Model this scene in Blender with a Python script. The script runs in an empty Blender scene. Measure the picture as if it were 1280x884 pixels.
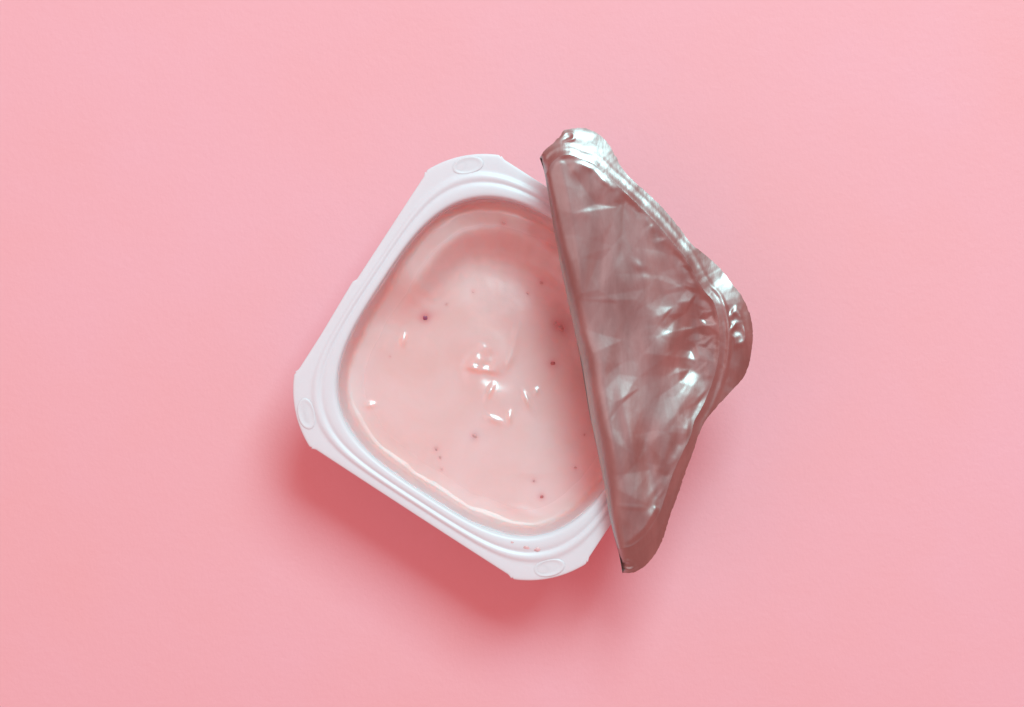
import bpy, bmesh, math, random
import numpy as np
from mathutils import Vector, noise
from mathutils.geometry import delaunay_2d_cdt

sc = bpy.context.scene
C = sc.collection
random.seed(4)
MM = 0.001
S = 0.00015            # metres per photo pixel in the plane of the cup's rim
HR = 0.019             # height of the rim above the paper
CAM_H = 0.42           # camera above the rim

# ------------------------------------------------------------------ camera, world, lamps, exposure
cam = bpy.data.cameras.new('camera')
cam_o = bpy.data.objects.new('camera', cam)
C.objects.link(cam_o)
cam.sensor_width = 36.0
cam.lens = 36.0 * CAM_H / (1280 * S)
cam.clip_start = 0.01
cam.clip_end = 50.0
cam_o.location = (0, 0, HR + CAM_H)
cam_o.rotation_euler = (0, 0, 0)
sc.camera = cam_o

world = bpy.data.worlds.new('World')
sc.world = world
world.use_nodes = True
bg = world.node_tree.nodes['Background']
bg.inputs['Color'].default_value = (1.0, 0.32, 0.30, 1)
bg.inputs['Strength'].default_value = 0.67


def area(name, loc, target, size, size_y, power, color):
    l = bpy.data.lights.new(name, 'AREA')
    l.shape = 'RECTANGLE'
    l.size = size
    l.size_y = size_y
    l.energy = power
    l.color = color
    o = bpy.data.objects.new(name, l)
    C.objects.link(o)
    o.location = loc
    d = Vector(target) - Vector(loc)
    o.rotation_euler = d.to_track_quat('-Z', 'Y').to_euler()
    return o


area('window_light', (0.29, 0.68, 0.90), (0, 0, 0.02), 0.60, 0.52, 12.2, (0.47, 0.96, 1.0))
area('fill_light', (-0.66, 0.08, 1.00), (0, 0, 0.03), 0.60, 0.85, 1.0, (0.86, 0.96, 1.0))
area('overhead_foil_fill', (0.0, 0.0, 1.35), (0, 0, 0), 1.1, 1.1, 0.60, (0.30, 0.83, 1.0))  # added dim overhead fill to cool the foil's reflection, not a room lamp

vs = sc.view_settings
vs.view_transform = 'Standard'
vs.look = 'None'
vs.exposure = 0.0
vs.gamma = 1.0
vs.use_curve_mapping = False
sc.cycles.use_denoising = True
sc.cycles.max_bounces = 10
sc.cycles.diffuse_bounces = 5


# ------------------------------------------------------------------ helpers
def mat(name):
    m = bpy.data.materials.new(name)
    m.use_nodes = True
    nt = m.node_tree
    return m, nt, nt.nodes['Principled BSDF']


def N(nt, t, **kw):
    n = nt.nodes.new(t)
    for k, v in kw.items():
        if k in n.inputs:
            n.inputs[k].default_value = v
        else:
            setattr(n, k, v)
    return n


def mesh_obj(name, verts, faces, material, parent=None, smooth=True):
    me = bpy.data.meshes.new(name)
    me.from_pydata([tuple(map(float, v)) for v in verts], [], faces)
    me.update()
    if smooth:
        me.polygons.foreach_set('use_smooth', [True] * len(me.polygons))
    me.materials.append(material)
    o = bpy.data.objects.new(name, me)
    C.objects.link(o)
    if parent:
        o.parent = parent
    return o


def fix_normals(o):
    bm = bmesh.new()
    bm.from_mesh(o.data)
    bmesh.ops.recalc_face_normals(bm, faces=bm.faces)
    bm.to_mesh(o.data)
    bm.free()


def sharpen(o, deg=40):
    bm = bmesh.new()
    bm.from_mesh(o.data)
    for e in bm.edges:
        if len(e.link_faces) == 2 and e.calc_face_angle(0) > math.radians(deg):
            e.smooth = False
    bm.to_mesh(o.data)
    bm.free()


def thing(name, label, cat, loc=(0, 0, 0), rotz=0.0):
    o = bpy.data.objects.new(name, None)
    o.empty_display_size = 0.01
    C.objects.link(o)
    o.location = loc
    o.rotation_euler = (0, 0, rotz)
    o['label'] = label
    o['category'] = cat
    return o


def rings(loops, closed_ring=False):
    """loops: list of (N,3) arrays -> verts, faces"""
    n = len(loops[0])
    verts = np.concatenate(loops)
    faces = []
    m = len(loops)
    for i in range(m if closed_ring else m - 1):
        a = i * n
        b = ((i + 1) % m) * n
        for j in range(n):
            k = (j + 1) % n
            faces.append((a + j, a + k, b + k, b + j))
    return verts, faces


def sstep(a, b, x):
    t = np.clip((x - a) / (b - a), 0, 1)
    return t * t * (3 - 2 * t)


def P(x, y):          # photo-plan coordinates -> metres in plan
    return (np.asarray(x) - 640.0) * S, (442.0 - np.asarray(y)) * S


# ------------------------------------------------------------------ materials
# pink card
pm, nt, b = mat('pink_card')
tc = N(nt, 'ShaderNodeTexCoord')
n1 = N(nt, 'ShaderNodeTexNoise', Scale=14.0, Detail=4.0, Roughness=0.6)
n2 = N(nt, 'ShaderNodeTexNoise', Scale=900.0, Detail=4.0, Roughness=0.65)
n3 = N(nt, 'ShaderNodeTexNoise', Scale=260.0, Detail=3.0, Roughness=0.6)
for n_ in (n1, n2, n3):
    nt.links.new(tc.outputs['Object'], n_.inputs['Vector'])
ramp = N(nt, 'ShaderNodeValToRGB')
ramp.color_ramp.elements[0].position = 0.3
ramp.color_ramp.elements[0].color = (0.90, 0.46, 0.49, 1)
ramp.color_ramp.elements[1].position = 0.7
ramp.color_ramp.elements[1].color = (0.90, 0.485, 0.55, 1)
nt.links.new(n1.outputs['Fac'], ramp.inputs['Fac'])
nt.links.new(ramp.outputs['Color'], b.inputs['Base Color'])
b.inputs['Roughness'].default_value = 0.6
b.inputs['Specular IOR Level'].default_value = 0.4
mixn = N(nt, 'ShaderNodeMath', operation='ADD')
nt.links.new(n2.outputs['Fac'], mixn.inputs[0])
nt.links.new(n3.outputs['Fac'], mixn.inputs[1])
bp = N(nt, 'ShaderNodeBump', Strength=0.22, Distance=0.00025)
nt.links.new(mixn.outputs[0], bp.inputs['Height'])
nt.links.new(bp.outputs['Normal'], b.inputs['Normal'])
PAPER = pm

# white plastic
wm, nt, b = mat('white_plastic')
b.inputs['Base Color'].default_value = (0.76, 0.81, 0.85, 1)
b.inputs['Roughness'].default_value = 0.36
b.inputs['Subsurface Weight'].default_value = 0.25
b.inputs['Subsurface Radius'].default_value = (1.0, 0.8, 0.8)
b.inputs['Subsurface Scale'].default_value = 0.0008
tc = N(nt, 'ShaderNodeTexCoord')
n2 = N(nt, 'ShaderNodeTexNoise', Scale=420.0, Detail=3.0)
nt.links.new(tc.outputs['Object'], n2.inputs['Vector'])
bp = N(nt, 'ShaderNodeBump', Strength=0.08, Distance=0.0003)
nt.links.new(n2.outputs['Fac'], bp.inputs['Height'])
nt.links.new(bp.outputs['Normal'], b.inputs['Normal'])
PLASTIC = wm

# yogurt
ym, nt, b = mat('strawberry_yogurt')
tc = N(nt, 'ShaderNodeTexCoord')
n1 = N(nt, 'ShaderNodeTexNoise', Scale=70.0, Detail=4.0, Roughness=0.55, Distortion=0.6)
nt.links.new(tc.outputs['Object'], n1.inputs['Vector'])
ramp = N(nt, 'ShaderNodeValToRGB')
ramp.color_ramp.elements[0].position = 0.32
ramp.color_ramp.elements[0].color = (0.79, 0.51, 0.485, 1)
ramp.color_ramp.elements[1].position = 0.68
ramp.color_ramp.elements[1].color = (0.81, 0.58, 0.57, 1)
nt.links.new(n1.outputs['Fac'], ramp.inputs['Fac'])
at = N(nt, 'ShaderNodeAttribute', attribute_name='pigment')
mx = N(nt, 'ShaderNodeMix', data_type='RGBA')
nt.links.new(at.outputs['Fac'], mx.inputs[0])
nt.links.new(ramp.outputs['Color'], mx.inputs[6])
mx.inputs[7].default_value = (0.68, 0.20, 0.20, 1)
at2 = N(nt, 'ShaderNodeAttribute', attribute_name='film')
mx2 = N(nt, 'ShaderNodeMix', data_type='RGBA')
nt.links.new(at2.outputs['Fac'], mx2.inputs[0])
nt.links.new(mx.outputs[2], mx2.inputs[6])
mx2.inputs[7].default_value = (0.80, 0.60, 0.62, 1)
nt.links.new(mx2.outputs[2], b.inputs['Base Color'])
b.inputs['Specular IOR Level'].default_value = 0.8
b.inputs['Coat Weight'].default_value = 0.7
b.inputs['Coat IOR'].default_value = 1.6
b.inputs['Coat Roughness'].default_value = 0.13
b.inputs['Roughness'].default_value = 0.22
inv = N(nt, 'ShaderNodeMath', operation='SUBTRACT')
inv.inputs[0].default_value = 1.0
nt.links.new(at2.outputs['Fac'], inv.inputs[1])
nt.links.new(inv.outputs[0], b.inputs['Subsurface Weight'])
at3 = N(nt, 'ShaderNodeAttribute', attribute_name='matte')
cw_ = N(nt, 'ShaderNodeMapRange')
cw_.inputs['To Min'].default_value = 0.55
cw_.inputs['To Max'].default_value = 0.05
nt.links.new(at3.outputs['Fac'], cw_.inputs['Value'])
nt.links.new(cw_.outputs[0], b.inputs['Coat Weight'])
rg = N(nt, 'ShaderNodeMapRange')
rg.inputs['To Min'].default_value = 0.20
rg.inputs['To Max'].default_value = 0.45
nt.links.new(at3.outputs['Fac'], rg.inputs['Value'])
nt.links.new(rg.outputs[0], b.inputs['Roughness'])
b.inputs['Subsurface Radius'].default_value = (1.0, 0.09, 0.05)
b.inputs['Subsurface Scale'].default_value = 0.018
b.subsurface_method = 'BURLEY'
n2 = N(nt, 'ShaderNodeTexNoise', Scale=330.0, Detail=3.0)
nt.links.new(tc.outputs['Object'], n2.inputs['Vector'])
bp = N(nt, 'ShaderNodeBump', Strength=0.06, Distance=0.0006)
nt.links.new(n2.outputs['Fac'], bp.inputs['Height'])
nt.links.new(bp.outputs['Normal'], b.inputs['Normal'])
YOGURT = ym


def fruit_mat(name, col):
    m, nt, b = mat(name)
    tc = N(nt, 'ShaderNodeTexCoord')
    n = N(nt, 'ShaderNodeTexNoise', Scale=1500.0, Detail=2.0)
    nt.links.new(tc.outputs['Object'], n.inputs['Vector'])
    r = N(nt, 'ShaderNodeValToRGB')
    r.color_ramp.elements[0].position = 0.35
    r.color_ramp.elements[0].color = tuple(c * 0.8 for c in col) + (1,)
    r.color_ramp.elements[1].position = 0.65
    r.color_ramp.elements[1].color = tuple(min(1, c * 1.2) for c in col) + (1,)
    nt.links.new(n.outputs['Fac'], r.inputs['Fac'])
    nt.links.new(r.outputs['Color'], b.inputs['Base Color'])
    b.inputs['Roughness'].default_value = 0.3
    b.inputs['Subsurface Weight'].default_value = 0.5
    b.inputs['Subsurface Radius'].default_value = (1.0, 0.3, 0.3)
    b.inputs['Subsurface Scale'].default_value = 0.0008
    return m


F_RED = fruit_mat('strawberry_flesh', (0.62, 0.18, 0.18))
F_PURPLE = fruit_mat('dark_berry_skin', (0.34, 0.09, 0.17))
F_SMEAR = fruit_mat('dried_yogurt', (0.84, 0.60, 0.61))
F_SMEAR.node_tree.nodes['Principled BSDF'].inputs['Subsurface Weight'].default_value = 0.0
F_PALE = fruit_mat('pale_fruit_flesh', (0.72, 0.38, 0.37))

# foil
fm, nt, b = mat('aluminium_foil')
b.inputs['Metallic'].default_value = 1.0
tc = N(nt, 'ShaderNodeTexCoord')
mp = N(nt, 'ShaderNodeMapping')
mp.inputs['Rotation'].default_value = (0, 0, math.radians(12))
mp.inputs['Scale'].default_value = (3.2, 1.0, 1.0)
nt.links.new(tc.outputs['Object'], mp.inputs['Vector'])
n1 = N(nt, 'ShaderNodeTexNoise', Scale=70.0, Detail=5.0, Roughness=0.6, Distortion=0.5)
nt.links.new(mp.outputs['Vector'], n1.inputs['Vector'])
ramp = N(nt, 'ShaderNodeValToRGB')
ramp.color_ramp.elements[0].position = 0.3
ramp.color_ramp.elements[0].color = (0.38, 0.335, 0.325, 1)
ramp.color_ramp.elements[1].position = 0.7
ramp.color_ramp.elements[1].color = (0.53, 0.475, 0.465, 1)
nt.links.new(n1.outputs['Fac'], ramp.inputs['Fac'])
nt.links.new(ramp.outputs['Color'], b.inputs['Base Color'])
mr = N(nt, 'ShaderNodeMapRange')
mr.inputs['To Min'].default_value = 0.31
mr.inputs['To Max'].default_value = 0.42
nt.links.new(n1.outputs['Fac'], mr.inputs['Value'])
nt.links.new(mr.outputs[0], b.inputs['Roughness'])
n2 = N(nt, 'ShaderNodeTexNoise', Scale=160.0, Detail=4.0, Roughness=0.55)
nt.links.new(mp.outputs['Vector'], n2.inputs['Vector'])
bp = N(nt, 'ShaderNodeBump', Strength=0.10, Distance=0.0006)
nt.links.new(n2.outputs['Fac'], bp.inputs['Height'])
nt.links.new(bp.outputs['Normal'], b.inputs['Normal'])
FOIL = fm

# ------------------------------------------------------------------ the card everything stands on
g = 24
L = 0.9
verts, faces = [], []
for j in range(g + 1):
    for i in range(g + 1):
        verts.append(((i / g - 0.5) * L * 1.3, (j / g - 0.5) * L, 0))
for j in range(g):
    for i in range(g):
        a = j * (g + 1) + i
        faces.append((a, a + 1, a + g + 2, a + g + 1))
paper = mesh_obj('pink_paper', verts, faces, PAPER)
paper['kind'] = 'structure'

# ------------------------------------------------------------------ plastic cup
CX, CY = 633.0, 459.0
ROT = -math.radians(33.0)
cx_, cy_ = P(CX, CY)
NA = 1280
TH = np.linspace(0, 2 * math.pi, NA, endpoint=False)


def rin(th):
    n = 3.2
    return 189.0 / (np.abs(np.cos(th)) ** n + np.abs(np.sin(th)) ** n) ** (1 / n)


def make_rout():
    pts = []
    c, r = 96.0, 134.0
    a0 = math.atan2(150 - c, 219 - c)
    a1 = math.pi / 2 - a0
    for q in range(4):
        ca, sa = math.cos(q * math.pi / 2), math.sin(q * math.pi / 2)
        loc = []
        for k in range(61):                       # straight side, u = 216
            v = -148.6 + 297.2 * k / 60
            off = 0.5 * (1 - (v / 148) ** 2)
            if q == 2:                            # the moulded nub half-way along this side
                vv = -v
                if -95 < vv < -14:
                    off += 2.8 * (1 - (-14 - vv) / 81.0)
            loc.append((216.3 + off, v))
        for k in range(41):                       # corner lobe, stepped out by a hair
            a = a0 + (a1 - a0) * k / 40
            loc.append((c + r * math.cos(a), c + r * math.sin(a)))
        for (x, y) in loc:
            pts.append((x * ca - y * sa, x * sa + y * ca))
    pts = np.array(pts)
    an = np.mod(np.arctan2(pts[:, 1], pts[:, 0]), 2 * math.pi)
    ra = np.hypot(pts[:, 0], pts[:, 1])
    o = np.argsort(an)
    an, ra = an[o], ra[o]
    an = np.concatenate([an[-3:] - 2 * math.pi, an, an[:3] + 2 * math.pi])
    ra = np.concatenate([ra[-3:], ra, ra[:3]])
    return lambda th: np.interp(np.mod(th, 2 * math.pi), an, ra)


rout = make_rout()
RI, RO = rin(TH), rout(TH)
_w = np.hanning(131)
_w /= _w.sum()
ROS = np.convolve(np.concatenate([RO[-65:], RO, RO[:65]]), _w, mode='valid')
DRAFT = 0.0038


def ring_at(r, z_mm):
    z = np.broadcast_to(np.asarray(z_mm, float), TH.shape)
    return np.stack([r * np.cos(TH) * S, r * np.sin(TH) * S, HR + z * MM], 1)


cup = thing('plastic_cup', 'white square plastic yogurt cup with rounded corners standing on pink paper', 'cup',
            (cx_, cy_, 0), ROT)

# rim profile: fraction of the flange width (0 = mouth, 1 = outer edge), height in mm
prof = [(-0.035, -1.9), (-0.02, -1.2), (0.0, -0.42), (0.03, -0.10), (0.07, 0.10), (0.12, 0.20), (0.18, 0.26), (0.24, 0.25),
        (0.29, 0.17), (0.33, 0.03), (0.36, -0.06), (0.39, -0.04), (0.42, 0.12), (0.46, 0.30), (0.50, 0.36), (0.54, 0.29),
        (0.58, 0.12), (0.61, -0.04), (0.65, -0.10), (0.70, -0.10), (0.80, -0.08), (0.90, -0.10), (0.96, -0.13), (0.99, -0.18), (1.0, -0.27),
        (1.0, -0.55), (0.985, -0.62), (0.6, -0.62), (0.3, -0.62), (0.12, -0.9), (0.07, -1.9)]
# resample top for smoother curvature
loops = []
wob = np.array([noise.noise(Vector((math.cos(t) * 2, math.sin(t) * 2, 3.1))) for t in TH])
for f, z in prof:
    b_f = float(sstep(0.62, 1.0, f))
    z *= 0.6 if z > 0 else 1.0
    r = RI + f * ((ROS * (1 - b_f) + RO * b_f) - RI)
    flare = wob * 0.35 * max(0.0, f)              # thin flange is never quite flat
    loops.append(ring_at(r, z + flare))
v, f = rings(loops, closed_ring=True)
rim = mesh_obj('rim', v, f, PLASTIC, cup)
fix_normals(rim)
sharpen(rim, 50)

# body: inner wall, floor, outer wall
loops = []
HB = HR / MM - 0.08
for d in (1.9, 4, 7, 10, 12, HB - 5):
    loops.append(ring_at(RI * (1 - DRAFT * (d - 1.9)) - 0.035 * (RO - RI), -d))
rb = RI * (1 - DRAFT * (HB - 7))
for k, d in ((0.985, HB - 4), (0.95, HB - 3), (0.88, HB - 2.6), (0.5, HB - 2.4), (0.02, HB - 2.4)):
    loops.append(ring_at(rb * k, -d))
for k, d in ((0.02, HB - 1.4), (0.5, HB - 1.4), (0.80, HB - 1.4), (0.86, HB - 0.05), (0.93, HB), (0.99, HB - 0.9)):
    loops.append(ring_at(rb * k + 4, -d))
for d in (HB - 3, 14, 11, 7, 4, 1.9):
    loops.append(ring_at(RI * (1 - DRAFT * (d - 1.9)) + 0.07 * (RO - RI), -d))
v, f = rings(loops, closed_ring=True)
body = mesh_obj('cup_body', v, f, PLASTIC, cup)
fix_normals(body)


# embossed ovals, one on each corner lobe: a low pad with a raised lip
def oval_pad():
    loops = []
    n = 64
    a = np.linspace(0, 2 * math.pi, n, endpoint=False)
    for k, z in ((1.06, -0.30), (1.0, -0.06), (0.95, 0.02), (0.88, 0.04), (0.80, 0.01), (0.70, -0.04), (0.55, -0.06), (0.3, -0.06), (0.02, -0.05)):
        x = 20.0 * k * np.sign(np.cos(a)) * np.abs(np.cos(a)) ** 0.9
        y = 11.5 * k * np.sin(a)
        y = np.where(y < 0, y * 0.85, y)
        loops.append(np.stack([x * S, y * S, np.full(n, z * MM)], 1))
    v, f = rings(loops)
    f.append(tuple(range((len(loops) - 1) * n, len(loops) * n)))
    return v, f


v, f = oval_pad()
for q in range(4):
    ang = math.pi / 4 + q * math.pi / 2
    if q == 0:
        pad = mesh_obj('embossed_oval', v, f, PLASTIC, rim)
        fix_normals(pad)
        first = pad
    else:
        pad = first.copy()
        C.objects.link(pad)
        pad.parent = rim
    skew = (0, -0.02, 0.02, 0.0)[q]
    rr = 256.0
    a_ = ang + skew
    lift_ = 0.35 * 0.75 * noise.noise(Vector((math.cos(a_) * 2, math.sin(a_) * 2, 3.1)))
    pad.location = (rr * math.cos(ang + skew) * S, rr * math.sin(ang + skew) * S, HR + (lift_ - 0.02) * MM)
    pad.rotation_euler = (0, 0, ang - math.pi / 2)

# ------------------------------------------------------------------ yogurt
yog = thing('yogurt', 'pale pink strawberry yogurt with fruit specks filling the white cup', 'yogurt',
            (cx_, cy_, 0), ROT)
cr, sr = math.cos(ROT), math.sin(ROT)


def to_img(x, y):      # cup-local px -> photo-plan px
    return CX + (x * cr - y * sr), CY - (x * sr + y * cr)


def to_loc(ix, iy):
    dx, dy = ix - CX, -(iy - CY)
    return dx * cr + dy * sr, -dx * sr + dy * cr


def gauss(ix, iy, x, y, rx, ry, deg, amp):
    a = math.radians(deg)
    dx, dy = ix - x, iy - y
    p = dx * math.cos(a) + dy * math.sin(a)
    q = -dx * math.sin(a) + dy * math.cos(a)
    return amp * np.exp(-(p / rx) ** 2 - (q / ry) ** 2)


# the spooned ridges and peaks (photo-plan px, degrees clockwise, mm)
YB = [
    (598, 444, 24, 17, 35, 0.62), (606, 436, 10, 6, 20, 0.28), (594, 446, 5, 12, 40, 0.25), (610, 447, 12, 3, 60, 0.3), (602, 463, 16, 3.4, 8, 0.55), (590, 459, 8, 3, 25, 0.35),
    (611, 452, 7, 10, 0, -0.45), (642, 432, 6, 26, 12, 0.55), (636, 452, 3.2, 9, 18, 0.35), (652, 425, 14, 30, 5, 0.2),
    (612, 490, 3.4, 9, 24, 0.65), (622, 512, 15, 20, 30, 0.42), (619, 527, 12, 4, 25, 0.40), (661, 504, 3.0, 12, -28, 0.55),
    (671, 491, 2.0, 5, 15, 0.3), (637, 524, 3.0, 7, 5, 0.6), (560, 430, 60, 26, 40, -0.25), (640, 560, 70, 30, 20, 0.25),
    (675, 592, 18, 12, 5, 0.22), (665, 596, 20, 4, 0, 0.1), (501, 425, 3.4, 8, 12, 0.65), (458, 508, 6, 3.5, -10, 0.45),
    (650, 641, 15, 5, 14, 0.16), (672, 650, 18, 4, 6, 0.2), (704, 654, 5, 5, 0, 0.3), (545, 440, 40, 18, -30, 0.25),
    (690, 470, 20, 60, 10, -0.3), (600, 330, 60, 18, 20, -0.25), (560, 560, 50, 20, 35, 0.22), (500, 520, 30, 50, 30, 0.2),
    (478, 430, 8, 34, 28, 0.2), (690, 560, 30, 30, 0, -0.2), (575, 380, 22, 14, 50, 0.18), (632, 300, 95, 62, 14, -2.4), (715, 400, 40, 100, -12, -1.6), (630, 395, 20, 12, -20, 0.15),
]


def yog_bump(lx, ly, falloff):
    ix, iy = to_img(lx, ly)
    h = np.zeros_like(ix)
    for b_ in YB:
        h += gauss(ix, iy, *b_[:2], max(b_[2], 3.6) * 1.1, max(b_[3], 3.6) * 1.1, b_[4], (0.5 if max(b_[2], b_[3]) > 24 else 0.72) * b_[5])
    dx_, dy_ = ix - 608, iy - 456
    rr_, ph_ = np.hypot(dx_, dy_), np.arctan2(dy_, dx_)
    h += 0.30 * np.exp(-(rr_ / 44) ** 2) * np.sin(2 * ph_ + rr_ / 8.5) * sstep(2, 12, rr_)      # the swirl left by the spoon
    nz = np.array([noise.noise(Vector((x / 26.0, y / 26.0, 0.5))) * 0.035 + noise.noise(Vector((x / 75.0, y / 75.0, 7.5))) * 0.16 + noise.noise(Vector((x / 9.0, y / 9.0, 4.5))) * 0.010
                   for x, y in zip(ix, iy)])
    return (h + nz) * falloff


n_edge = np.array([noise.noise(Vector((math.cos(t) * 3.3, math.sin(t) * 3.3, 9.0))) for t in TH])
n_edge2 = np.array([noise.noise(Vector((math.cos(t) * 11, math.sin(t) * 11, 2.0))) for t in TH])
img_top = np.cos(TH + ROT - math.radians(100))             # fuller film towards the top of the photo
d_top = 1.35 + 0.4 * sstep(0.2, 1.0, img_top) + 0.55 * n_edge + 0.2 * n_edge2
TX, TY = math.cos(math.radians(96)), math.sin(math.radians(96))     # the yogurt has settled lower on this side (cup axes)
D_FLAT = 9.8 + 1.6 * (RI * np.cos(TH) * TX + RI * np.sin(TH) * TY) / 189.0
LEDGE = 6.4 * sstep(0.15, 0.9, np.cos(TH + ROT - math.radians(82))) * (1 + 0.25 * n_edge)     # yogurt clings to this wall, with a hollow in front of it
D_PLANE = D_FLAT
D_FLAT = D_FLAT - LEDGE


def wall_r(d):
    return RI * (1 - DRAFT * (d - 1.9)) - 0.035 * (RO - RI)


SPECKS = [  # x, y, radius px, height, material
    (528, 396, 5.6, .8, 'p'), (692, 455, 5.2, 1.0, 'r'), (702, 409, 7.5, .4, 'l'), (695, 404, 5.0, .4, 'l'), (668, 605, 3.0, .8, 'l'),
    (678, 625, 3.8, .9, 'r'), (543, 564, 3.4, .5, 'l'), (548, 575, 2.4, .5, 'l'), (550, 590, 2.0, .5, 'l'),
    (592, 548, 5.0, .3, 'l'), (590, 363, 2.2, .5, 'l'), (678, 350, 4.5, .4, 'l'), (660, 365, 2.6, .5, 'l'),
    (556, 379, 2.2, .5, 'l'), (721, 588, 3.0, .6, 'l'), (484, 446, 1.6, .7, 'l'), (733, 546, 2.4, .6, 'l'), (630, 276, 4.0, .4, 'l'),
]
loops = [ring_at(wall_r(d_top) + 1.5, -d_top)]
for k, off in ((0.0, 0.6), (0.04, 1.3), (0.10, 1.6), (0.25, 1.7), (0.45, 1.8), (0.62, 2.2)):
    d = d_top + (D_FLAT - d_top) * k
    bl = 0.25 * n_edge2 + 0.6 * n_edge
    loops.append(ring_at(wall_r(d) - off - bl, -d))
edge_r = wall_r(d_top + (D_FLAT - d_top) * 0.62) - 2.2 - 0.25 * n_edge2 - 0.6 * n_edge
edge_d = d_top + (D_FLAT - d_top) * 0.62
FW = 8.0 + 5.0 * n_edge + 1.5 * n_edge2
for k in range(1, 9):                                      # fillet down to the pool
    a = k / 8 * math.pi / 2
    r = edge_r - FW * (1 - math.cos(a))
    d = edge_d + (D_FLAT - edge_d) * math.sin(a)
    loops.append(ring_at(r, -d))
r0 = edge_r - FW
K = 190
for k in range(1, K + 1):
    gk = 1 - k / (K + 0.6)
    r = r0 * gk
    lx, ly = r * np.cos(TH), r * np.sin(TH)
    fo = sstep(0.0, 0.10, 1 - gk)
    bowl = -0.9 * (1 - gk ** 2) * 0.9
    z = -(9.8 + 1.6 * (lx * TX + ly * TY) / 189.0) + bowl + yog_bump(lx, ly, fo) + LEDGE * sstep(0.0, 1.0, np.clip((gk - 0.52 - 0.03 * n_edge) / 0.385, 0, 1) ** 2.0)
    loops.append(ring_at(r, z))
v, f = rings(loops)
f.append(tuple(range((len(loops) - 1) * NA, len(loops) * NA)))
surf = mesh_obj('yogurt_surface', v, f, YOGURT, yog)
# fruit juice bleeding from the specks into the yogurt around them
allv = np.concatenate(loops)
pix, piy = to_img(allv[:, 0] / S, allv[:, 1] / S)
pig = np.zeros(len(allv))
for (x, y, r, hh, mt) in SPECKS:
    a_ = {'p': 0.55, 'r': 0.45, 'l': 0.22}[mt]
    pig += a_ * np.exp(-((pix - x) ** 2 + (piy - y) ** 2) / (r * 1.35) ** 2)
pig += gauss(pix, piy, 536, 393, 13, 7, -20, 0.28) + gauss(pix, piy, 704, 409, 14, 10, 40, 0.28)
at_ = surf.data.attributes.new('pigment', 'FLOAT', 'POINT')
at_.data.foreach_set('value', np.clip(pig, 0, 1).astype(np.float32))
d_top = np.maximum(d_top, 0.9)
fl = np.concatenate([np.full(NA, 1.0 if k == 0 else max(0.0, 1.0 - (k - 1) / 11.0)) for k in range(len(loops))])
at_ = surf.data.attributes.new('film', 'FLOAT', 'POINT')
at_.data.foreach_set('value', (0.65 * np.clip(fl, 0, 1)).astype(np.float32))
fl = np.concatenate([np.full(NA, 1.0 if k == 0 else max(0.0, 1.0 - max(0, k - 17) / 20.0)) for k in range(len(loops))])
at_ = surf.data.attributes.new('matte', 'FLOAT', 'POINT')
at_.data.foreach_set('value', (np.clip(fl, 0, 1)).astype(np.float32))
# close the volume below so that light scatters inside a solid mass
loops2 = [loops[0]]
for d in (8, 11, HB - 4.5):
    loops2.append(ring_at(wall_r(np.full(NA, float(d))) + 0.5, -d))
loops2.append(ring_at(wall_r(np.full(NA, HB - 4.5)) * 0.9, -(HB - 3.2)))
v2, f2 = rings(loops2)
f2.append(tuple(range((len(loops2) - 1) * NA, len(loops2) * NA)))
bm = bmesh.new()
bm.from_mesh(surf.data)
vs2 = [bm.verts.new(tuple(p)) for p in v2]
for ff in f2:
    bm.faces.new([vs2[i] for i in ff]).smooth = True
bmesh.ops.remove_doubles(bm, verts=[w for w in bm.verts if True], dist=1e-7)
bmesh.ops.recalc_face_normals(bm, faces=bm.faces)
bm.to_mesh(surf.data)
bm.free()

# fruit specks: sunk lumps in the surface
from mathutils.bvhtree import BVHTree
bm = bmesh.new()
bm.from_mesh(surf.data)
tree = BVHTree.FromBMesh(bm)
for k, (x, y, r, hh, mt) in enumerate(SPECKS):
    lx, ly = to_loc(x, y)
    hit = tree.ray_cast(Vector((lx * S, ly * S, HR + 0.01)), Vector((0, 0, -1)))
    if hit[0] is None:
        continue
    rnd = random.Random(k)
    bb = bmesh.new()
    bmesh.ops.create_icosphere(bb, subdivisions=3, radius=1.0)
    for w in bb.verts:
        p = w.co
        q = 1 + 0.30 * noise.noise(p * 1.3 + Vector((k * 3.7, 0, 0)))
        w.co = Vector((p.x * r * .8 * S * q, p.y * r * .62 * S * q, p.z * r * S * 0.45 * hh * q))
    for ff in bb.faces:
        ff.smooth = True
    me = bpy.data.meshes.new('fruit_bit')
    bb.to_mesh(me)
    bb.free()
    me.materials.append({'p': F_PURPLE, 'r': F_RED, 'l': F_PALE}[mt])
    o = bpy.data.objects.new('fruit_bit', me)
    C.objects.link(o)
    o.parent = yog
    o.location = hit[0] + Vector((0, 0, -r * S * 0.30 * hh))
    o.rotation_euler = (0, 0, rnd.uniform(0, 6.3))
    if mt == 'p' and r > 3:
        o['label'] = 'dark purple fruit speck in the pale upper left of the yogurt'
bm.free()

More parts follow.
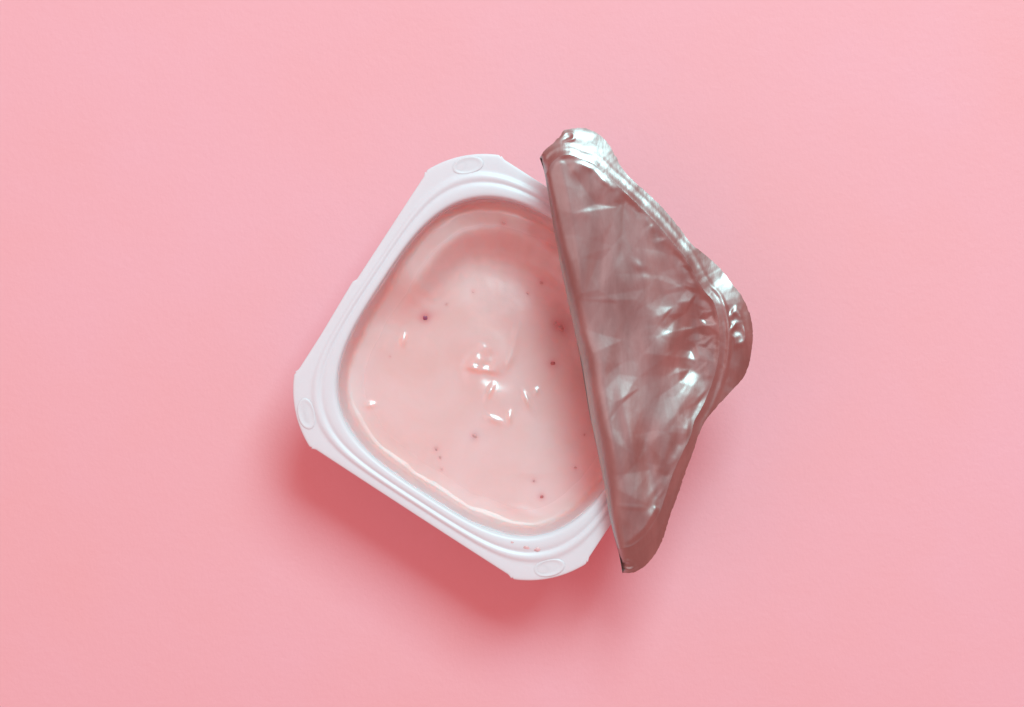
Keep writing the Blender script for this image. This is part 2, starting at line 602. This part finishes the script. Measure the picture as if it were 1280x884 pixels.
# dabs of yogurt left on the lip of the mouth at the bottom of the photo
for k, (x, y, rx, ry, dg) in enumerate(((658, 684, 5.5, 2.4, 10), (672, 686.5, 4.2, 2.6, -10), (640, 678, 2.6, 1.6, 20))):
    lx, ly = to_loc(x, y)
    bb = bmesh.new()
    bmesh.ops.create_icosphere(bb, subdivisions=3, radius=1.0)
    for w in bb.verts:
        q = 1 + 0.4 * noise.noise(w.co * 1.2 + Vector((k * 5.1, 2, 0)))
        w.co = Vector((w.co.x * rx * S * q, w.co.y * ry * S * q, w.co.z * 0.22 * MM))
    for ff in bb.faces:
        ff.smooth = True
    me = bpy.data.meshes.new('yogurt_smear')
    bb.to_mesh(me)
    bb.free()
    me.materials.append(F_SMEAR)
    o = bpy.data.objects.new('yogurt_smear', me)
    C.objects.link(o)
    o.parent = yog
    o.location = (lx * S, ly * S, HR + 0.02 * MM)
    o.rotation_euler = (0, 0, -ROT - math.radians(dg))

# ------------------------------------------------------------------ foil lid
OUT = [(674.6, 197.7), (680, 189), (689, 181), (701, 169), (704, 164), (714, 161), (733, 161), (745, 166), (758, 177), (768.6, 194),
       (777, 209.6), (796, 230), (813, 245), (830, 262), (850, 286), (864, 304.6), (880.6, 318), (897.5, 333), (914.5, 354),
       (928, 372), (935.5, 388), (940, 405), (941, 420), (939, 440), (937, 452), (931, 469), (915, 488), (896.5, 508), (880, 529),
       (874, 542), (866.6, 564), (855.4, 594), (848, 616.5), (837, 646), (829, 672.5), (814, 699), (803, 710), (792, 715.4), (778, 716.5)]
FOLD = [(674.6, 197.7), (679, 210), (684, 236), (690, 272), (698, 318), (707, 362), (717, 407), (726.7, 456), (736, 512), (747, 564),
        (756.5, 612), (762, 646), (768, 672), (775, 699), (778, 716.5)]
CREASE = [(683, 217), (689, 204.5), (699, 196), (711, 193.6), (724.5, 198), (741, 204.5), (758, 220), (775, 235), (796, 255), (823, 282.5),
          (840, 303), (857, 323), (870, 347), (880.6, 364), (891, 376), (897, 395), (900, 422), (898, 448), (889, 482), (876, 512),
          (868.5, 525), (863, 545.6), (855, 562), (840.5, 594), (833, 616.5), (822, 646), (803, 672.5), (788, 683), (771, 686)]


def dense(pts, step, jitter=0.0, seed=0):
    pts = np.array(pts, float)
    seg = np.hypot(*np.diff(pts, axis=0).T)
    s = np.concatenate([[0], np.cumsum(seg)])
    # Catmull-Rom style smoothing through the control points
    m = np.gradient(pts, s, axis=0)
    n = max(2, int(s[-1] / step))
    t = np.linspace(0, s[-1], n + 1)
    i = np.clip(np.searchsorted(s, t, side='right') - 1, 0, len(pts) - 2)
    h = (s[i + 1] - s[i])
    u = ((t - s[i]) / h)[:, None]
    h = h[:, None]
    out = ((2 * u ** 3 - 3 * u ** 2 + 1) * pts[i] + (u ** 3 - 2 * u ** 2 + u) * h * m[i]
           + (-2 * u ** 3 + 3 * u ** 2) * pts[i + 1] + (u ** 3 - u ** 2) * h * m[i + 1])
    if jitter:
        for k in range(1, len(out) - 1):
            out[k] += jitter * np.array([noise.noise(Vector((t[k] / 7, seed, 0))) + .6 * noise.noise(Vector((t[k] / 2.6, seed, 3))),
                                         noise.noise(Vector((t[k] / 7, seed, 9))) + .6 * noise.noise(Vector((t[k] / 2.6, seed, 6)))])
    return out


STEP = 1.7
outc = dense(OUT, STEP, 0.8, 1.0)
foldc = dense(FOLD, STEP)
crec = dense(CREASE, STEP, 0.35, 5.0)
poly = np.concatenate([foldc, outc[::-1][1:-1]])          # down the fold, back up the outer edge


def inside(pts, poly):
    x, y = pts[:, 0], pts[:, 1]
    c = np.zeros(len(pts), bool)
    j = len(poly) - 1
    for i in range(len(poly)):
        xi, yi = poly[i]
        xj, yj = poly[j]
        hit = ((yi > y) != (yj > y)) & (x < (xj - xi) * (y - yi) / (yj - yi + 1e-12) + xi)
        c ^= hit
        j = i
    return c


def dist_poly(pts, line):
    d = np.full(len(pts), 1e9)
    a, b2 = line[:-1], line[1:]
    for p, q in zip(a, b2):
        e = q - p
        L2 = (e ** 2).sum() + 1e-12
        t = np.clip(((pts - p) @ e) / L2, 0, 1)
        dd = np.hypot(*(pts - (p + t[:, None] * e)).T)
        d = np.minimum(d, dd)
    return d


panel_poly = np.concatenate([crec, foldc[(foldc[:, 1] > 217) & (foldc[:, 1] < 686)][::-1]])

# point cloud: fine hex grid, plus the outline, the crease and a fan of rows over the rolled fold
gx = np.arange(670, 945, STEP)
gy = np.arange(156, 722, STEP * 0.87)
XX, YY = np.meshgrid(gx, gy)
XX[1::2] += STEP / 2
cloud = np.stack([XX.ravel(), YY.ravel()], 1)
cloud = cloud[inside(cloud, poly)]
d_out = dist_poly(cloud, np.concatenate([poly, poly[:1]]))
d_cre = dist_poly(cloud, crec)
d_fold = dist_poly(cloud, foldc)
cloud = cloud[(d_out > STEP * 0.6) & (d_cre > STEP * 0.55) & (d_fold > 5.0)]
tan = np.gradient(foldc, axis=0)
tan /= np.hypot(*tan.T)[:, None]
nor = np.stack([tan[:, 1], -tan[:, 0]], 1)                 # towards the flap
nor *= np.sign(nor[:, :1])
rows = []
for off in (0.25, 0.8, 1.6, 2.7, 4.0):
    q = foldc[2:-2] + nor[2:-2] * off
    q = q[inside(q, poly)]
    dq = dist_poly(q, outc)
    q = q[(dq > 1.2) & (dist_poly(q, crec) > 0.8)]
    rows.append(q)
nb, ncr = len(poly), len(crec)
allp = np.concatenate([poly, crec] + rows + [cloud])
edges = [(i, (i + 1) % nb) for i in range(nb)] + [(nb + i, nb + i + 1) for i in range(ncr - 1)]
res = delaunay_2d_cdt([Vector(p) for p in allp], edges, [], 1, 1e-4)
pts2 = np.array([tuple(p) for p in res[0]])
tris = [tuple(t) for t in res[2]]
cent = np.array([pts2[list(t)].mean(0) for t in tris])
is_panel = inside(cent, panel_poly)

D_F = dist_poly(pts2, foldc)
D_O = dist_poly(pts2, outc)
D_C = dist_poly(pts2, crec)
in_p = inside(pts2, panel_poly)
in_p |= (D_F < 1.2) & (pts2[:, 1] > 216) & (pts2[:, 1] < 687)


def roll_R(y):                                             # radius of the rolled fold, px
    return 9.0 + 14.0 * sstep(200, 430, y) * (1 - 0.8 * sstep(520, 716, y))


def fold_top(y):                                           # height of the flap above the rim along the fold, mm
    t_ = np.clip((y - 190) / 520, 0, 1)
    return np.logaddexp(3 * (10.4 - 5.6 * t_), 3 * (2 * roll_R(y) * S / MM + 0.3)) / 3


def dip(y):
    return 1.3 * (1 - sstep(430, 640, y))


def vnoise(pts, sx, sy, z, rot=0.0):
    c, s = math.cos(rot), math.sin(rot)
    return np.array([noise.noise(Vector(((x * c + y * s) / sx, (-x * s + y * c) / sy, z))) for x, y in pts])


def crumple(pts, sc_, z):
    out = []
    for x, y in pts:
        d, _ = noise.voronoi(Vector((x / sc_ + 0.5 * noise.noise(Vector((x / 40, y / 40, z))), y / sc_, z)), distance_metric='DISTANCE')
        out.append(d[1] - d[0])
    return np.array(out)


def facets(pts, box, sx, sy, rot, seed):
    """crumpled sheet: random nodes with random heights, flat facets between them"""
    rnd = random.Random(seed)
    x0, y0, x1, y1 = box
    cxx, cyy = (x0 + x1) / 2, (y0 + y1) / 2
    half = 0.75 * math.hypot(x1 - x0, y1 - y0)
    ca, sa = math.cos(rot), math.sin(rot)
    nd, hh = [], []
    yy = -half
    while yy < half:
        xx = -half
        while xx < half:
            px_, py_ = xx + rnd.uniform(-.48, .48) * sx, yy + rnd.uniform(-.48, .48) * sy
            nd.append((cxx + px_ * ca - py_ * sa, cyy + px_ * sa + py_ * ca))
            hh.append(rnd.uniform(-1, 1))
            xx += sx
        yy += sy
    r_ = delaunay_2d_cdt([Vector(p) for p in nd], [], [], 0, 1e-6)
    vv = np.array([tuple(p) for p in r_[0]])
    h_ = np.array([hh[o_[0]] if o_ else 0.0 for o_ in r_[3]])
    out = np.zeros(len(pts))
    for t_ in r_[2]:
        a_, b2, c2 = vv[list(t_)]
        lo, hi = np.minimum(np.minimum(a_, b2), c2), np.maximum(np.maximum(a_, b2), c2)
        m_ = np.nonzero((pts[:, 0] >= lo[0]) & (pts[:, 0] <= hi[0]) & (pts[:, 1] >= lo[1]) & (pts[:, 1] <= hi[1]))[0]
        if not len(m_):
            continue
        den = (b2[1] - c2[1]) * (a_[0] - c2[0]) + (c2[0] - b2[0]) * (a_[1] - c2[1])
        q_ = pts[m_] - c2
        l1 = ((b2[1] - c2[1]) * q_[:, 0] + (c2[0] - b2[0]) * q_[:, 1]) / den
        l2 = ((c2[1] - a_[1]) * q_[:, 0] + (a_[0] - c2[0]) * q_[:, 1]) / den
        l3 = 1 - l1 - l2
        ok = (l1 > -1e-6) & (l2 > -1e-6) & (l3 > -1e-6)
        out[m_[ok]] = (l1 * h_[t_[0]] + l2 * h_[t_[1]] + l3 * h_[t_[2]])[ok]
    return out


# dents and ridges on the flap (photo-plan px, degrees, mm)
FB = [
    (720, 215, 7, 9, -20, .75), (716, 213, 4, 5, 0, .35), (741, 214, 5, 7, 30, -.45), (757, 226, 6, 5, 40, .40), (769, 238, 5, 6, 30, -.45),
    (786, 252, 6, 5, 40, .35), (801, 266, 6, 6, 30, -.6), (816, 283, 7, 6, 45, .35), (742, 258, 9, 14, 25, -.5), (733, 268, 8, 6, 0, .3),
    (776, 315, 5, 14, 10, -.45), (768, 310, 8, 30, 15, .3), (798, 333, 5, 9, -40, .75), (806, 340, 8, 5, 35, -.55), (800, 350, 14, 8, -50, .4),
    (815, 320, 16, 10, 20, .35), (850, 338, 12, 8, 35, .8), (858, 350, 12, 6, 20, -.9), (840, 360, 10, 16, -30, .5), (868, 358, 9, 7, -20, .6),
    (850, 385, 18, 7, -18, .7), (870, 395, 14, 8, 25, -.8), (846, 402, 9, 13, 10, -.5), (880, 415, 8, 16, 0, .7), (858, 420, 14, 9, 20, .7),
    (868, 440, 9, 9, 0, -.9), (850, 445, 14, 18, 40, -.45), (872, 470, 14, 12, 0, -.9), (852, 465, 8, 20, 20, .5), (884, 455, 6, 18, 10, .5),
    (785, 395, 26, 40, 20, -.55), (765, 420, 10, 60, 12, .35), (800, 470, 14, 70, -6, -.6), (812, 575, 12, 45, -8, -1.0), (800, 620, 12, 30, 10, .2),
    (840, 520, 18, 50, 18, .7), (828, 575, 6, 32, 22, .7), (780, 590, 14, 40, -10, .5), (770, 520, 8, 50, -10, -.25), (788, 545, 6, 40, -14, .35),
    (820, 610, 14, 4, -55, .45), (812, 634, 6, 5, 0, -.4), (793, 634, 20, 3, 4, .25), (785, 660, 14, 10, 0, -.25), (745, 360, 10, 50, 12, -.3),
    (730, 330, 8, 60, 10, .25), (755, 470, 7, 40, -12, .25), (735, 400, 6, 50, -14, -.15), (862, 500, 10, 14, 30, .5), (830, 430, 20, 25, 20, .35),
    (775, 345, 18, 16, 0, .25), (820, 395, 24, 12, 30, .3),
]
x, y = pts2.T
panel_w = sstep(0, 10, D_C) * in_p + (~in_p) * 0.0
z = np.zeros(len(pts2))
# overall sheet: high beside the fold, settling towards the crease
Rr = roll_R(y)
top = fold_top(y)
right = sstep(0, 170, D_F)
z += top * (1 - right) + (top - 1.0) * right
h = np.zeros(len(pts2))
hs = gauss(x, y, 884, 486, 40, 62, 12, -1.5) + gauss(x, y, 866, 424, 20, 40, 8, -2.0)   # broad form, shared by the border
for b_ in FB:
    big = b_[2] + b_[3] > 40
    (hs if big else h).__iadd__(gauss(x, y, *b_[:5], (0.6 if big else (0.09 if b_[0] > 825 and 330 < b_[1] < 475 else 0.22)) * b_[5]))
h += 0.22 * vnoise(pts2, 34, 120, 1.7, math.radians(-12)) + 0.03 * vnoise(pts2, 12, 40, 4.4, math.radians(-12))
cw = np.exp(-((x - 868) / 34) ** 2 - ((y - 410) / 62) ** 2)
BOX = (660, 150, 950, 725)
h += cw * (0.24 * facets(pts2, BOX, 24, 20, 0.4, 3) + 0.30 * facets(pts2, BOX, 12, 11, 0.2, 5))
h += 0.32 * facets(pts2, BOX, 32, 80, -0.2, 11) + 0.24 * facets(pts2, BOX, 46, 60, 0.5, 31) + 0.13 * facets(pts2, BOX, 22, 40, 0.3, 12)
h += 0.28 * facets(pts2, BOX, 13, 15, 0.7, 14) * np.exp(-(D_C / 13.0) ** 2)
z += hs * sstep(2, 30, D_F) + h * sstep(2, 26, D_F) * sstep(0, 8, D_C) * in_p
z -= dip(y) * np.exp(-D_F / 42.0)
# the sealed border: falls outwards from the crease, a raised bead first
strip = ~in_p
fall = D_C * S / MM * 0.46 * (1 - 0.6 * np.exp(-((x - 725) / 34) ** 2 - ((y - 172) / 22) ** 2))
bead = (0.10 + 0.22 * np.clip(vnoise(pts2, 24, 24, 5.5) + .3, 0, 1)) * np.exp(-(D_C / 4.0) ** 2) * (1 - 0.7 * sstep(500, 580, y))
z = np.where(strip, z - fall, z) + bead
bnoise = 0.30 * vnoise(pts2, 22, 22, 8.8) + 0.22 * facets(pts2, BOX, 20, 26, 0.6, 21) + 0.10 * facets(pts2, BOX, 9, 9, 0.1, 22)
corner = np.exp(-((x - 918) / 30) ** 2 - ((y - 420) / 70) ** 2)
z += np.where(strip, bnoise * sstep(0, 8, D_C) * (0.25 + 0.6 * corner), 0)
# the right-hand corner lies flatter, with a second bead and an embossed oval
z += np.where(strip, fall * 0.75 * corner, 0)
z += np.where(strip, 0.3 * np.exp(-((D_C - 11) / 2.6) ** 2) * (0.25 + corner), 0)


def oval(px, py, ox, oy, rx, ry, deg, amp):
    a = math.radians(deg)
    dx, dy = px - ox, py - oy
    p = (dx * math.cos(a) + dy * math.sin(a)) / rx
    q = (-dx * math.sin(a) + dy * math.cos(a)) / ry
    rr = np.sqrt(p ** 2 + q ** 2)
    return amp * np.exp(-((rr - 1) / 0.30) ** 2) - amp * 0.5 * np.exp(-(rr / 0.6) ** 2)


wx, wy = x + 5 * vnoise(pts2, 13, 13, 21.0), y + 5 * vnoise(pts2, 13, 13, 22.0)
ov_w = 0.55 + 0.9 * vnoise(pts2, 12, 12, 23.0)
z += oval(wx, wy, 923, 411, 7.5, 19, -6, 0.4) * ov_w
z += oval(wx, wy, 709, 172, 10, 5, -25, 0.22) * ov_w
z += oval(wx, wy, 784, 707, 8, 5, 15, 0.4) * ov_w
# roll the sheet over at the fold
t = np.clip(D_F / Rr, 0, 1)
drop = Rr * S / MM * (1 - np.sqrt(np.clip(1 - (1 - t) ** 2, 0, 1)))
z -= drop
z = np.maximum(z, 0.6 + np.where(x > 905, -2.0, 0.0))
Z = HR + z * MM


def lift(px, py, zz):       # plan position of a point of the sheet that stands above the rim
    k = (HR + CAM_H - zz) / CAM_H
    X, Y = P(px, py)
    return np.stack([X * k, Y * k, zz], 1)


V3 = lift(x, y, Z)
on_fold = {}
lid = thing('foil_lid', 'crumpled silver foil lid peeled back and folded over the right side of the cup', 'foil lid', (0, 0, 0))


def sub(mask):
    used, fs, remap = [], [], {}
    for t_, m_ in zip(tris, mask):
        if m_:
            fc = []
            for i in t_:
                if i not in remap:
                    remap[i] = len(used)
                    used.append(i)
                fc.append(remap[i])
            fs.append(tuple(fc))
    return used, fs


# lower layer: continues round the roll and lies on the rim, still sealed at the hidden corner
low_o = [(674.6, 197.7), (700, 206), (730, 232), (790, 268), (850, 306), (893, 352), (907, 392), (911, 425), (903, 460), (880, 500),
         (850, 545), (820, 600), (800, 650), (792, 690), (778, 716.5)]
lowc = dense(low_o, 6.0)
lpoly = np.concatenate([foldc, lowc[::-1][1:-1]])
gx = np.arange(670, 945, 6.0)
gy = np.arange(156, 722, 6.0)
XX, YY = np.meshgrid(gx, gy)
cl = np.stack([XX.ravel(), YY.ravel()], 1)
cl = cl[inside(cl, lpoly)]
cl = cl[dist_poly(cl, np.concatenate([lpoly, lpoly[:1]])) > 3.0]
rows = []
for off in (0.25, 0.8, 1.6, 2.7, 4.0, 7, 11, 16):
    q = foldc[2:-2] + nor[2:-2] * off
    q = q[inside(q, lpoly)]
    rows.append(q[dist_poly(q, lowc) > 0.5])
cl = cl[dist_poly(cl, foldc) > 18]
lp = np.concatenate([lpoly] + rows + [cl])
nb = len(lpoly)
res = delaunay_2d_cdt([Vector(p) for p in lp], [(i, (i + 1) % nb) for i in range(nb)], [], 1, 1e-4)
lp2 = np.array([tuple(p) for p in res[0]])
ltris = [tuple(t_) for t_ in res[2]]
ld = dist_poly(lp2, foldc)
lR = roll_R(lp2[:, 1])
lt = np.clip(ld / lR, 0, 1)
gap = fold_top(lp2[:, 1]) - dip(lp2[:, 1]) - 2 * lR * S / MM - 0.5
gap = np.maximum(gap, -0.2)
lz = 0.5 + gap * (1 - sstep(10, 75, ld)) + lR * S / MM * (1 - np.sqrt(np.clip(1 - (1 - lt) ** 2, 0, 1)))
LV = lift(lp2[:, 0], lp2[:, 1], HR + lz * MM)


def weld(o):
    bm = bmesh.new()
    bm.from_mesh(o.data)
    bmesh.ops.remove_doubles(bm, verts=bm.verts, dist=0.00003)
    bmesh.ops.recalc_face_normals(bm, faces=bm.faces)
    bm.to_mesh(o.data)
    bm.free()


def thicken(o):
    md = o.modifiers.new('thickness', 'SOLIDIFY')
    md.thickness = 0.00004
    md.offset = 0


used, fs = sub(is_panel)
base = len(used)
pv = np.concatenate([V3[used], LV])
pf = fs + [tuple(base + i for i in t_) for t_ in ltris]
panel = mesh_obj('foil_panel', pv, pf, FOIL, lid)
weld(panel)
used, fs = sub(~is_panel)
border = mesh_obj('sealing_border', V3[used], fs, FOIL, lid)
fix_normals(border)
for o in (panel, border):
    bm = bmesh.new()
    bm.from_mesh(o.data)
    for e in bm.edges:
        if len(e.link_faces) < 2:
            e.smooth = False
    bm.to_mesh(o.data)
    bm.free()
    thicken(o)
